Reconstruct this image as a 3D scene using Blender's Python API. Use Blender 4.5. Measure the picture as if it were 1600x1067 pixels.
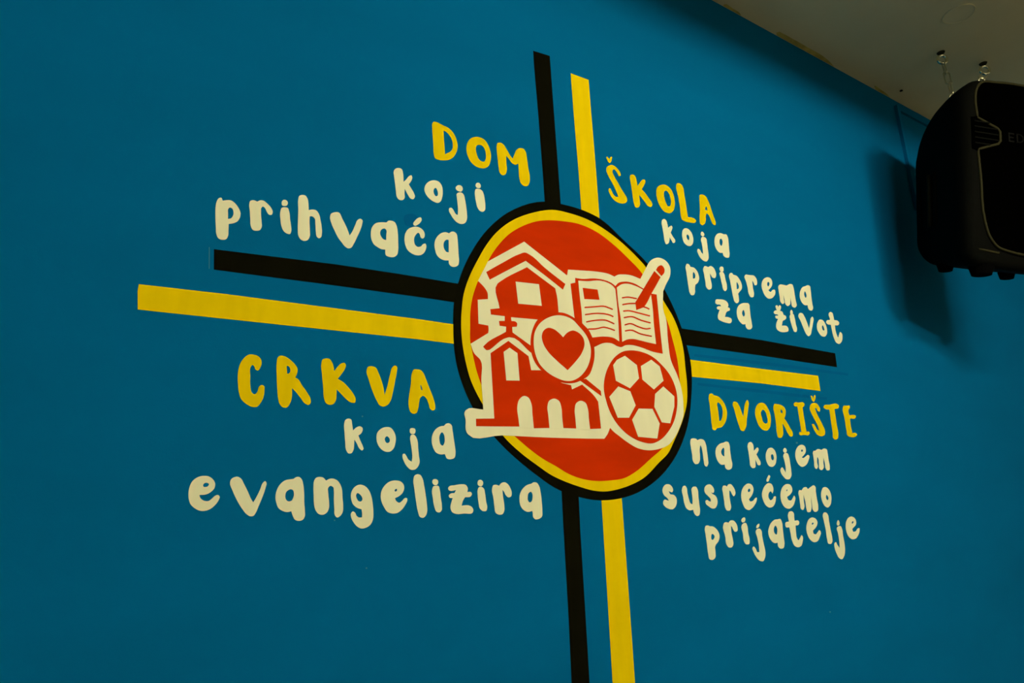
import bpy, bmesh, math, random
from mathutils import Vector, Matrix
from mathutils.geometry import tessellate_polygon

random.seed(7)
for o in list(bpy.data.objects):
    bpy.data.objects.remove(o)
scene = bpy.context.scene
COL = scene.collection

# ------------------------------------------------------------------ camera
DIST = 1.10            # camera to mural wall (m)
CAM_H = 1.50           # camera height (m)
FPX = 1073.2           # focal length in pixels of a 1600 px wide frame
YAW, PITCH, ROLL = 0.59698966, -0.24455442, -0.04483936

def mrz(a):
    c, s = math.cos(a), math.sin(a)
    return Matrix(((c, -s, 0), (s, c, 0), (0, 0, 1)))
def mrx(a):
    c, s = math.cos(a), math.sin(a)
    return Matrix(((1, 0, 0), (0, c, -s), (0, s, c)))
RC = mrz(ROLL) @ mrx(PITCH) @ Matrix(((1, 0, 0), (0, 0, -1), (0, 1, 0))) @ mrz(YAW)   # world -> camera (x right, y down, z forward)
CAM = Vector((0.0, -DIST, CAM_H))
cd = bpy.data.cameras.new('camera')
cam = bpy.data.objects.new('camera', cd)
COL.objects.link(cam)
m3 = Matrix((RC[0], -RC[1], -RC[2])).transposed()
cam.matrix_world = Matrix.Translation(CAM) @ m3.to_4x4()
cd.sensor_width = 36.0
cd.lens = FPX * 36.0 / 1600.0
cd.clip_start = 0.05
scene.camera = cam

# ------------------------------------------------------------------ world, exposure
world = bpy.data.worlds.new('world')
scene.world = world
world.use_nodes = True
world.node_tree.nodes['Background'].inputs[0].default_value = (0.9, 0.95, 1.0, 1)
world.node_tree.nodes['Background'].inputs[1].default_value = 0.2
vs = scene.view_settings
vs.view_transform = 'Standard'
vs.look = 'None'
vs.exposure = 0.0
vs.gamma = 1.0
vs.use_curve_mapping = False
LAMP_COLOR = (1.0, 0.93, 0.70)
LAMP_POWER = 765.0      # emission strength of the fluorescent tubes
CEIL_Z = CAM_H + 1.3425 * DIST

def ray(px, py):
    return RC.transposed() @ Vector(((px - 800.0) / FPX, (py - 533.5) / FPX, 1.0))
def on_wall(px, py):
    d = ray(px, py)
    t = DIST / d.y
    return (d.x * t, CAM_H + d.z * t)
def on_ceiling(px, py):
    d = ray(px, py)
    t = (CEIL_Z - CAM_H) / d.z
    return (d.x * t, -DIST + d.y * t)

# ------------------------------------------------------------------ materials
def srgb(r, g, b):
    def f(c):
        c /= 255.0
        return c / 12.92 if c <= 0.04045 else ((c + 0.055) / 1.055) ** 2.4
    return (f(r), f(g), f(b), 1.0)

def material(name, col, rough=0.6, spec=0.3, metal=0.0, var=0.0, vscale=(3, 3, 3), bump=0.0, bscale=120.0, bdist=0.001, col2=None):
    m = bpy.data.materials.new(name)
    m.use_nodes = True
    nt = m.node_tree
    b = nt.nodes['Principled BSDF']
    b.inputs['Base Color'].default_value = col
    b.inputs['Roughness'].default_value = rough
    b.inputs['Specular IOR Level'].default_value = spec
    b.inputs['Metallic'].default_value = metal
    tc = nt.nodes.new('ShaderNodeTexCoord')
    if var > 0:
        mp = nt.nodes.new('ShaderNodeMapping')
        mp.inputs['Scale'].default_value = vscale
        nt.links.new(tc.outputs['Object'], mp.inputs['Vector'])
        n = nt.nodes.new('ShaderNodeTexNoise')
        n.inputs['Scale'].default_value = 1.0
        n.inputs['Detail'].default_value = 5.0
        nt.links.new(mp.outputs['Vector'], n.inputs['Vector'])
        r = nt.nodes.new('ShaderNodeValToRGB')
        c2 = col2 or tuple(c * (1 + var) for c in col[:3]) + (1.0,)
        r.color_ramp.elements[0].position = 0.3
        r.color_ramp.elements[1].position = 0.7
        r.color_ramp.elements[0].color = tuple(c * (1 - var) for c in col[:3]) + (1.0,)
        r.color_ramp.elements[1].color = c2
        nt.links.new(n.outputs['Fac'], r.inputs['Fac'])
        nt.links.new(r.outputs['Color'], b.inputs['Base Color'])
    if bump > 0:
        n2 = nt.nodes.new('ShaderNodeTexNoise')
        n2.inputs['Scale'].default_value = bscale
        n2.inputs['Detail'].default_value = 3.0
        nt.links.new(tc.outputs['Object'], n2.inputs['Vector'])
        bp = nt.nodes.new('ShaderNodeBump')
        bp.inputs['Strength'].default_value = bump
        bp.inputs['Distance'].default_value = bdist
        nt.links.new(n2.outputs['Fac'], bp.inputs['Height'])
        nt.links.new(bp.outputs['Normal'], b.inputs['Normal'])
    return m

M = {}
M['blue'] = material('blue_wall_paint', (0.0, 0.118, 0.280, 1), 0.85, 0.02, var=0.05, vscale=(2, 2, 6), bump=0.25, bscale=260, bdist=0.0008)
M['ceiling'] = material('white_ceiling_paint', (0.70, 0.63, 0.39, 1), 0.9, 0.05, var=0.06, vscale=(3, 3, 3), bump=0.3, bscale=90, bdist=0.001)
M['plain'] = material('cream_wall_paint', (0.55, 0.52, 0.42, 1), 0.8, 0.2, var=0.03, bump=0.1)
M['floor'] = material('grey_floor', (0.16, 0.15, 0.13, 1), 0.5, 0.3, var=0.12, vscale=(6, 6, 6))
M['black'] = material('black_paint', (0.0034, 0.0033, 0.0010, 1), 0.8, 0.01, var=0.2, vscale=(20, 20, 20), bump=0.1)
M['yellow'] = material('yellow_paint', (0.80, 0.57, 0.0, 1), 0.8, 0.02, var=0.06, vscale=(30, 30, 5), bump=0.12)
M['red'] = material('red_paint', (0.56, 0.028, 0.0, 1), 0.8, 0.02, var=0.10, vscale=(6, 6, 22), bump=0.12)
M['cream'] = material('cream_paint', (0.83, 0.81, 0.53, 1), 0.8, 0.02, var=0.04, vscale=(25, 25, 6), bump=0.12)
M['oldyellow'] = material('old_yellow_paint', (0.50, 0.40, 0.11, 1), 0.9, 0.02, var=0.25, vscale=(30, 30, 30))
M['touch'] = material('blue_touch_up_paint', (0.0, 0.098, 0.255, 1), 0.85, 0.02)
M['speck'] = material('pale_blue_speck', (0.05, 0.20, 0.30, 1), 0.8, 0.02)
M['cabinet'] = material('black_plastic', (0.0032, 0.0034, 0.0024, 1), 0.75, 0.02, bump=0.25, bscale=500, bdist=0.0006)
M['trim'] = material('dark_grey_trim_and_glint', (0.028, 0.026, 0.010, 1), 0.6, 0.05)
M['grille'] = material('black_grille_mesh', (0.0003, 0.0003, 0.0002, 1), 1.0, 0.0, bump=0.6, bscale=350, bdist=0.001)
M['rubber'] = material('black_rubber', (0.0008, 0.0008, 0.0008, 1), 0.9, 0.02)
M['logo'] = material('grey_logo_print', (0.0045, 0.0045, 0.004, 1), 0.7, 0.03)
M['steel'] = material('zinc_steel', (0.62, 0.58, 0.36, 1), 0.35, 0.5, metal=1.0)
M['grip'] = material('grip_plastic', (0.010, 0.0095, 0.004, 1), 0.7, 0.03)
M['hook'] = material('zinc_hook', (0.95, 0.92, 0.70, 1), 0.15, 0.5, metal=1.0)
M['whitemetal'] = material('white_enamel', (0.75, 0.75, 0.72, 1), 0.4, 0.4)
def emission(name, col, strength):
    m = bpy.data.materials.new(name)
    m.use_nodes = True
    nt = m.node_tree
    nt.nodes.clear()
    e = nt.nodes.new('ShaderNodeEmission')
    e.inputs['Color'].default_value = col + (1.0,)
    e.inputs['Strength'].default_value = strength
    o = nt.nodes.new('ShaderNodeOutputMaterial')
    nt.links.new(e.outputs[0], o.inputs[0])
    return m

# ------------------------------------------------------------------ helpers
def link(name, me, mat, parent=None):
    o = bpy.data.objects.new(name, me)
    COL.objects.link(o)
    if mat is not None:
        me.materials.append(mat)
    if parent is not None:
        o.parent = parent
    return o
def obj(name, bm, mat, parent=None, smooth=False):
    me = bpy.data.meshes.new(name)
    if smooth:
        for f in bm.faces:
            f.smooth = True
    bm.to_mesh(me)
    bm.free()
    return link(name, me, mat, parent)
def empty(name, loc=(0, 0, 0), parent=None):
    o = bpy.data.objects.new(name, None)
    o.empty_display_size = 0.05
    COL.objects.link(o)
    o.location = loc
    if parent is not None:
        o.parent = parent
    return o
def tag(o, label=None, cat=None, group=None, kind=None):
    if label: o['label'] = label
    if cat: o['category'] = cat
    if group: o['group'] = group
    if kind: o['kind'] = kind
    return o
def add_box(bm, x0, x1, y0, y1, z0, z1, bevel=0.0):
    vs_ = [bm.verts.new((x, y, z)) for x in (x0, x1) for y in (y0, y1) for z in (z0, z1)]
    fs = []
    for a in ((0, 1, 3, 2), (4, 6, 7, 5), (0, 4, 5, 1), (2, 3, 7, 6), (0, 2, 6, 4), (1, 5, 7, 3)):
        fs.append(bm.faces.new([vs_[i] for i in a]))
    if bevel > 0:
        es = list({e for f in fs for e in f.edges})
        bmesh.ops.bevel(bm, geom=es, offset=bevel, segments=3, affect='EDGES', profile=0.5)
def box(name, x0, x1, y0, y1, z0, z1, mat, parent=None, bevel=0.0):
    bm = bmesh.new()
    add_box(bm, x0, x1, y0, y1, z0, z1, bevel)
    return obj(name, bm, mat, parent)
def add_tube(bm, pts, r, n=8, closed=False):
    pts = [Vector(p) for p in pts]
    rings = []
    N = len(pts)
    prev = None
    for i, p in enumerate(pts):
        if closed:
            t = (pts[(i + 1) % N] - pts[i - 1]).normalized()
        else:
            t = (pts[min(i + 1, N - 1)] - pts[max(i - 1, 0)]).normalized()
        if prev is None:
            a = t.orthogonal().normalized()
        else:
            a = (prev - t * prev.dot(t)).normalized()
        prev = a
        b = t.cross(a)
        rings.append([bm.verts.new(p + (a * math.cos(2 * math.pi * k / n) + b * math.sin(2 * math.pi * k / n)) * r) for k in range(n)])
    M_ = N if closed else N - 1
    for i in range(M_):
        A, B = rings[i], rings[(i + 1) % N]
        for k in range(n):
            bm.faces.new((A[k], A[(k + 1) % n], B[(k + 1) % n], B[k]))
    if not closed:
        bm.faces.new(rings[0][::-1])
        bm.faces.new(rings[-1])

# traced outlines: points 'x,y' in a magnified crop, '!' = sharp corner
def smooth_contour(pts, sub=5):
    n = len(pts)
    out = []
    for i in range(n):
        p0, p1, p2, p3 = pts[i - 1], pts[i], pts[(i + 1) % n], pts[(i + 2) % n]
        a, b = Vector(p1[:2]), Vector(p2[:2])
        L = (b - a).length
        def tang(q0, q1, q2):
            u = (Vector(q1[:2]) - Vector(q0[:2])); w = (Vector(q2[:2]) - Vector(q1[:2]))
            lu, lw = max(u.length, 1e-6), max(w.length, 1e-6)
            t = (u / lu) * lw + (w / lw) * lu
            return t / (lu + lw)
        t1 = (b - a) / max(L, 1e-6) if p1[2] else tang(p0, p1, p2)
        t2 = (b - a) / max(L, 1e-6) if p2[2] else tang(p1, p2, p3)
        if p1[2] and p2[2]:
            out.append((a.x, a.y))
            continue
        for k in range(sub):
            s = k / sub
            h1 = 2 * s**3 - 3 * s**2 + 1; h2 = -2 * s**3 + 3 * s**2
            h3 = s**3 - 2 * s**2 + s; h4 = s**3 - s**2
            q = a * h1 + b * h2 + t1 * (L * h3) + t2 * (L * h4)
            out.append((q.x, q.y))
    return out
def parse(s, org, scale):
    pts = []
    for w in s.split():
        if w in CROPS:
            org, scale = CROPS[w][:2], CROPS[w][2]
            continue
        c = w.endswith('!')
        x, y = w.rstrip('!').split(',')
        pts.append((org[0] + float(x) / scale, org[1] + float(y) / scale, c))
    return pts
K5 = 5.335
CROPS = {'A': (700, 300, K5), 'B': (880, 300, K5), 'C': (700, 460, K5), 'D': (880, 460, K5), 'E': (700, 600, K5), 'F': (880, 600, K5), 'P': (0, 0, 1.0)}

def film(name, s, mat, parent, crop='P', y0=0.0, y1=0.0008, sub=5, surf=on_wall):
    """a painted shape: islands split by '/', holes by '|', raised y0..y1 above the wall"""
    org, scale = (CROPS[crop][:2], CROPS[crop][2]) if isinstance(crop, str) else (crop, 8.0)
    bm = bmesh.new()
    for island in s.split('/'):
        loops = []
        for k, c in enumerate(island.split('|')):
            px = smooth_contour(parse(c, org, scale), sub)
            w = [surf(*p) for p in px]
            area = sum(w[i - 1][0] * w[i][1] - w[i][0] * w[i - 1][1] for i in range(len(w)))
            if (area > 0) != (k == 0):
                w.reverse()
            loops.append(w)
        fill_film(bm, loops, y0, y1, surf is on_wall)
    return obj(name, bm, mat, parent)
def fill_film(bm, loops, y0, y1, wall=True):
    P = (lambda q, h: (q[0], -h, q[1])) if wall else (lambda q, h: (q[0], q[1], CEIL_Z - h))
    tris = tessellate_polygon([[Vector((q[0], q[1], 0)) for q in w] for w in loops])
    flat = [q for w in loops for q in w]
    top = [bm.verts.new(P(q, y1)) for q in flat]
    bot = [bm.verts.new(P(q, y0)) for q in flat]
    want = Vector((0, -1, 0)) if wall else Vector((0, 0, -1))
    for t in tris:
        try:
            f = bm.faces.new([top[i] for i in t])
        except ValueError:
            continue
        f.normal_update()
        if f.normal.dot(want) < 0:
            f.normal_flip()
    i0 = 0
    for w in loops:
        n = len(w)
        for i in range(n):
            a, b = i0 + i, i0 + (i + 1) % n
            try:
                bm.faces.new((top[a], bot[a], bot[b], top[b]))
            except ValueError:
                pass
        i0 += n
def brush_line(bm, s, crop, width, y0, y1):
    """an open brush stroke with round ends"""
    pts = [Vector(p[:2]) for p in parse(s, CROPS[crop][:2], CROPS[crop][2])]
    fine = []
    for i in range(len(pts) - 1):
        p0, p1, p2, p3 = pts[max(i - 1, 0)], pts[i], pts[i + 1], pts[min(i + 2, len(pts) - 1)]
        for k in range(4):
            t = k / 4
            fine.append(0.5 * ((2 * p1) + (p2 - p0) * t + (2 * p0 - 5 * p1 + 4 * p2 - p3) * t * t + (3 * p1 - p0 - 3 * p2 + p3) * t ** 3))
    fine.append(pts[-1])
    r = width / 2
    L, Rr = [], []
    for i, p in enumerate(fine):
        t = (fine[min(i + 1, len(fine) - 1)] - fine[max(i - 1, 0)]).normalized()
        nrm = Vector((-t.y, t.x))
        L.append(p + nrm * r); Rr.append(p - nrm * r)
    def cap(c, frm, steps=5):
        a0 = math.atan2(frm.y - c.y, frm.x - c.x)
        return [c + Vector((math.cos(a0 - math.pi * k / steps), math.sin(a0 - math.pi * k / steps))) * r for k in range(1, steps)]
    loop = L + cap(fine[-1], L[-1]) + Rr[::-1] + cap(fine[0], Rr[0])
    w = [on_wall(p.x, p.y) for p in loop]
    area = sum(w[i - 1][0] * w[i][1] - w[i][0] * w[i - 1][1] for i in range(len(w)))
    if area < 0: w.reverse()
    fill_film(bm, [w], y0, y1)
LAMPS = [(1.65, -2.3, 0.6, 0.85), (0.95, -2.3, 0.6, 0.75), (1.6, -4.1, 0.6, 1.9)]  # last lamp is an unseen fill, added to light the wall more evenly
LAMP_LABELS = ['white batten lamp with one lit tube, next along from the loudspeaker', 'white batten lamp with one lit tube in front of the round emblem', 'added unseen white fill batten with one lit tube near the wall facing the mural']
FILM_T = 0.0006
SPK_W, SPK_H, SPK_D = 0.42, 0.66, 0.296
SPK_TOPDROP = 0.13
SPK_TAPER = 0.38
SPK_SCALE = 0.97
SPK_LOC = (2.4172, -0.2355, 2.0972)
SPK_YAW = math.radians(-25)
SPK_TILT = math.radians(5.94)
SPK_ROLL = math.radians(5.9)
SHACKLE1 = (-0.155, -0.035, 0.640)
SHACKLE2 = (-0.130, -0.125, 0.652)

# ------------------------------------------------------------------ room shell
XL, XR, YB = -2.6, 4.3, -5.0
wall = box('wall_back', XL - 0.2, XR + 0.2, 0.0, 0.2, 0.0, CEIL_Z + 0.0, M['blue'])
tag(wall, 'blue painted wall carrying the mural', kind='structure')
ceiling = box('ceiling', XL - 0.2, XR + 0.2, YB - 0.2, 0.2, CEIL_Z, CEIL_Z + 0.2, M['ceiling'])
tag(ceiling, 'white painted ceiling above the blue wall', kind='structure')
tag(box('floor', XL - 0.2, XR + 0.2, YB - 0.2, 0.2, -0.1, 0.0, M['floor']), 'grey floor of the room', kind='structure')
tag(box('wall_left', XL - 0.2, XL, YB, 0.0, 0.0, CEIL_Z, M['plain']), 'plain cream side wall', kind='structure')
tag(box('wall_right', XR, XR + 0.2, YB, 0.0, 0.0, CEIL_Z, M['plain']), 'plain cream side wall beyond the loudspeaker', kind='structure')
tag(box('wall_front', XL - 0.2, XR + 0.2, YB - 0.2, YB, 0.0, CEIL_Z, M['plain']), 'plain cream wall facing the mural', kind='structure')

# ------------------------------------------------------------------ ceiling lamps (linear battens, tube hidden above the rim)
def batten(x, y, length, power, label):
    root = tag(empty('ceiling_lamp', (x, y, CEIL_Z)), label, 'lamp', 'fluorescent lamps in a row on the ceiling')
    hw, hl, dep, th = 0.24, length / 2 + 0.05, 0.060, 0.004
    bm = bmesh.new()
    add_box(bm, -hl, hl, -hw, hw, -0.006, 0.0)
    add_box(bm, -hl, hl, -hw, -hw + th, -dep, -0.006)
    add_box(bm, -hl, hl, hw - th, hw, -dep, -0.006)
    add_box(bm, -hl, -hl + th, -hw + th, hw - th, -dep, -0.006)
    add_box(bm, hl - th, hl, -hw + th, hw - th, -dep, -0.006)
    obj('housing', bm, M['whitemetal'], root)
    bm = bmesh.new()
    add_tube(bm, [(-length / 2 + 0.02, 0, -0.048), (length / 2 - 0.02, 0, -0.048)], 0.008, 12)
    obj('tube', bm, emission('lit_tube', LAMP_COLOR, LAMP_POWER * power), root, smooth=True)
    for s in (-1, 1):
        bm = bmesh.new()
        xa, xb = sorted((s * (length / 2 - 0.02), s * (length / 2 + 0.01)))
        add_box(bm, xa, xb, -0.018, 0.018, -0.065, -0.006, 0.003)
        obj('lamp_holder', bm, M['whitemetal'], root)
    return root
for i, (x, y, L_, pw) in enumerate(LAMPS):
    batten(x, y, L_, pw, LAMP_LABELS[i])

# ------------------------------------------------------------------ mural: cross bars
cross = tag(empty('painted_cross', (on_wall(900, 560)[0], 0, on_wall(900, 560)[1])), 'large cross of paired black and yellow painted bars on the blue wall', 'painting')
cross.matrix_world = Matrix.Translation((0, 0, 0))
def bar(name, s, mat, label):
    o = film(name, s, mat, cross, 'P', 0.0002, 0.0005)
    o['label'] = label
bar('cross_bar', '334.4,389.4! 525,413.1! 622.5,427.8! 716.5,443.4! 711.5,472.5! 650,463.4! 530,446.9! 334.2,421.2!', M['black'], 'black bar running left from the emblem')
bar('cross_bar', '216.8,444! 355,459.7! 500,478.6! 650,498.1! 708.6,506.7! 709.6,537.2! 650,529.7! 430,506.5! 215.2,483.6! 215,455!', M['yellow'], 'yellow bar running left from the emblem')
bar('cross_bar', '833,79.5! 858.8,87.5! 864.9,170! 872.4,270! 876.1,320! 851.1,316.3! 848,270! 840.2,170! 834.5,105!', M['black'], 'black bar rising from the emblem')
bar('cross_bar', '891.5,114.5! 919.5,125! 923,170! 931.4,270! 936.6,342.2! 908.2,328.5! 904,270! 895.6,170!', M['yellow'], 'yellow bar rising from the emblem')
bar('cross_bar', '1064,513! 1190,531.4! 1304.7,551.9! 1307.6,573.7! 1190,555.6! 1072.6,539.3!', M['black'], 'black bar running right from the emblem')
bar('cross_bar', '1077.5,561.8! 1190,576.3! 1278,587! 1281.8,610.9! 1190,599! 1079,588.4!', M['yellow'], 'yellow bar running right from the emblem')
bar('cross_bar', '877.3,766.5! 880.6,830! 888.4,967! 893,1067! 898.5,1180! 928,1180! 921,1067! 915,967! 906.6,830! 904,775!', M['black'], 'black bar descending from the emblem')
bar('cross_bar', '939.5,780! 942.6,830! 951,967! 957,1067! 963.5,1180! 1000,1180! 992,1067! 985,967! 975,830! 971.2,776.8!', M['yellow'], 'yellow bar descending from the emblem')

# ------------------------------------------------------------------ mural: emblem
emb = tag(empty('painted_emblem'), 'round red emblem ringed yellow and black, with house, church, book and football', 'painting')
def ef(name, s, mat, lay, label=None, parent=None, crop='A', sub=5):
    h = 0.0006 + 0.0002 * lay
    o = film(name, s, mat, parent or emb, crop, max(0.0, h - 0.0004), h, sub)
    if label: o['label'] = label
    return o
black = ef('black_ring', 'P 850,315 793.8,331.9 761.9,358.1 737.5,391.9 716.9,438.8 709.4,471.3 707.9,506.9 709,538.8 714,572.5 722.5,600.6 739.4,638 770.3,680.6 793.8,705 831.3,736.9 876.3,766.9 904.4,776.3 932.5,781.5 971.9,778 996,769.7 1030,746 1052.5,718 1073,669.4 1080,620 1078.7,565 1073,540.6 1064.7,512.5 1045,465.6 1012,412.5 973.8,375 936.3,341 906.3,327 880,319.7', M['black'], 0, 'black outer ring')
yel = ef('yellow_ring', 'A 870,150 700,175 540,235 400,340 320,440 250,560 180,700 130,850 112,1000 C 108,250 118,400 150,580 190,720 240,830 290,920 370,1050 E 455,428 600,570 760,690 P 860,741.5 883.4,752.5 906.9,760.9 925.6,766.1 946,767.7 965,764.4 983,758.5 1005,747 1030,722 F 870,580 920,480 1000,280 1025,180 1030,0 D 1015,600 1003,480 970,330 920,200 835,55 B 690,630 590,520 460,400 340,310 200,230 60,180', M['yellow'], 1, 'yellow inner ring')
red = ef('red_disc', 'A 870,237 740,245 620,285 510,350 430,430 370,510 325,590 250,740 205,870 185,1000 C 183,260 185,400 205,500 235,630 275,750 380,950 E 470,365 550,432 680,543 780,617 P 869.4,729 888,740.3 911.6,748.7 935,751.6 953.7,750.6 975.3,746.9 992,737.5 F 740,610 815,545 930,400 970,200 D 968,720 950,550 910,380 850,190 760,60 B 655,680 530,545 400,425 270,330 120,265 0,245', M['red'], 2, 'red field of the emblem')
back = ef('cream_backing', 'A 632,415! 988,695! B 31,690! 37,648! 150,655 300,668 370,682 425,706! 450,692 500,688 560,695 640,725! 680,650 735,565 785,548 840,565 885,620 890,690 850,780 830,830! 835,1000 D 850,190 870,380 895,550 950,680 985,800 1000,950 F 1000,250 975,340 935,430 870,510 800,540 700,552 620,535 540,490 460,430 410,390 388,365! 365,420 340,456! 200,455 0,450 E 800,445 450,428 165,420 152,400 145,300 138,230 150,215 292,213! 285,100 C 275,720 268,548 215,490 186,412! 333,322! 336,290 333,260! 252,245! 245,45! 331,40! 326,-15 300,-58 248,-112! A 330,580!', M['cream'], 3, 'cream outline behind the symbols')
house = ef('house_symbol', 'A 410,765 440,742 655,628! 890,803! 905,870 918,1004! 880,1090! 745,1064! 522,1044! 470,1036! 355,1022! 350,978! 427,970!', M['red'], 4, 'red house')
ef('roof', 'A 315,668! 450,592 590,520 640,506 680,525 800,630 975,768! 955,815! 830,715 645,575! 500,650 345,732!', M['red'], 4, None, house)
ef('window', 'A 560,748! 755,770! 778,950! 582,932!', M['cream'], 5, None, house)
church = ef('church_symbol', 'C 352,490! 500,388! 668,515! 690,632! 770,633! 850,690 950,740! D 62,757! 70,792! 155,752! 262,855 288,895! F 312,371! 220,375! 100,371! 0,367! E 955,361! 835,367! 710,369! 590,355! 232,352! 230,290! 383,288!', M['red'], 4, 'red church')
ef('roof', 'C 470,175! 522,185! 525,222! 560,228 572,240 570,270! 532,272! 535,318! 690,430! 690,488! 510,358 495,360 345,462! 320,465 290,437! 300,425 480,312! 482,270! 428,262! 422,222! 470,222!', M['red'], 4.2, 'red roof with a cross', church)
ef('roof', 'D 185,703! 310,805! 315,848! 150,728! 130,715!', M['red'], 4.2, None, church)
ef('window', 'C 460,480! 510,445! 575,490! 593,720! 482,718!', M['cream'], 5, None, church)
for s in ('E 592,362! 585,300 575,180 590,130 630,100 665,112 690,160 700,250 712,374!', 'E 842,372! 832,260 825,190 840,140 880,122 920,140 940,190 948,280 958,368!', 'F 105,378! 98,290 92,210 105,160 140,140 180,155 200,200 210,290 221,382!'):
    ef('arch', s, M['cream'], 5, None, church)
book = ef('book_symbol', 'B 58,765! 98,757! 97,717! 150,725 260,722 340,735 400,760 432,785! 455,760 510,748 580,760 655,800! 730,848! 775,855! 790,1000 D 800,250 826,495! 750,480 640,440 560,422 515,425 480,440 455,435 400,408 340,405 255,440! 200,420! 120,250! 90,190!', M['red'], 4.4, 'red open book')
ef('page', 'B 122,740! 200,745 300,740 360,755 410,785 430,810! 440,900 D 450,150 463,392! 420,365 350,352 240,360! 210,300 155,242! 150,150 B 132,850', M['cream'], 5, None, book)
ef('page', 'B 443,797! 480,772 520,765 600,785 655,812! 728,858! 745,1000 D 750,230 770,415! 700,400 640,385 570,372 520,380 488,396! 475,200 B 458,950', M['cream'], 5, None, book)
ef('picture', 'B 158,800! 282,815! 298,900! 172,893!', M['red'], 6, None, book)
for s in ('D 178,110 250,105 330,100 380,115 405,125', 'D 182,170 260,160 330,162 380,172 410,185', 'D 192,230 260,218 340,215 390,232 418,245', 'D 208,290 270,288 330,275 380,285 422,300',
          'B 490,883 540,878 605,890', 'B 493,940 540,932 610,930', 'B 665,958 690,966 710,976', 'D 500,140 550,138 620,155 715,180', 'D 505,195 570,187 640,215 720,238', 'D 512,255 560,245 620,270 680,288 720,284', 'D 515,305 570,300 640,330 730,350'):
    bm = bmesh.new()
    brush_line(bm, s, 'D', 2.2, 0.0013, 0.0018)
    obj('text_line', bm, M['red'], book)
pencil = ef('pencil_symbol', 'B 755,660! 807,712! 770,780 730,850 690,930 668,962! 605,985! 597,920! 640,850 700,750', M['red'], 7, 'red pencil lying over the book')
ef('eraser', 'B 770,650! 788,622 812,612 838,640 837,675 815,702!', M['red'], 7, None, pencil)
heart = ef('heart_ring', 'C 745,210 700,300 685,420 695,500 730,580 780,640 860,700 960,738 1050,738 D 150,715 205,680 245,590 258,480 245,390 200,300 130,225 60,180 C 960,155 880,152 800,170', M['red'], 4.8, 'red ring around the heart')
ef('heart_disc', 'C 710,400 722,310 760,245 830,195 920,175 D 60,203 130,270 195,355 225,450 220,540 190,620 130,690 60,722 C 980,722 900,695 820,645 760,580 725,500', M['cream'], 5.8, 'cream disc', heart)
ef('heart', 'C 955,358! 990,320 D 75,302 120,318 160,360 173,410 150,490 95,565 33,632! C 900,550 830,478 790,410 778,345 795,300 830,280 880,292 920,322', M['red'], 6.8, 'red heart', heart)
ball = ef('football_symbol', 'D 335,780 342,700 375,600 430,520 500,475 560,467 650,480 740,520 820,590 890,680 935,790 948,880 F 942,220 920,310 870,400 800,470 740,495 660,485 560,440 460,350 400,260 355,140', M['red'], 4.6, 'red football')
for s in ('D 412,590! 445,545! 510,512! 610,590! 628,700! 553,783! 435,720!', 'D 643,598! 730,545! 800,600! 832,720! 752,793! 655,710!', 'D 380,855! 455,767! 555,808! 600,925! 545,1028! 450,1028!', 'D 762,830! 830,767! 922,850! 922,935! F 888,328! 818,320! 755,190!', 'F 625,205! 740,208! 800,330! 780,455! 620,440! 570,298!'):
    ef('panel', s, M['cream'], 5.6, None, ball)

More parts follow.
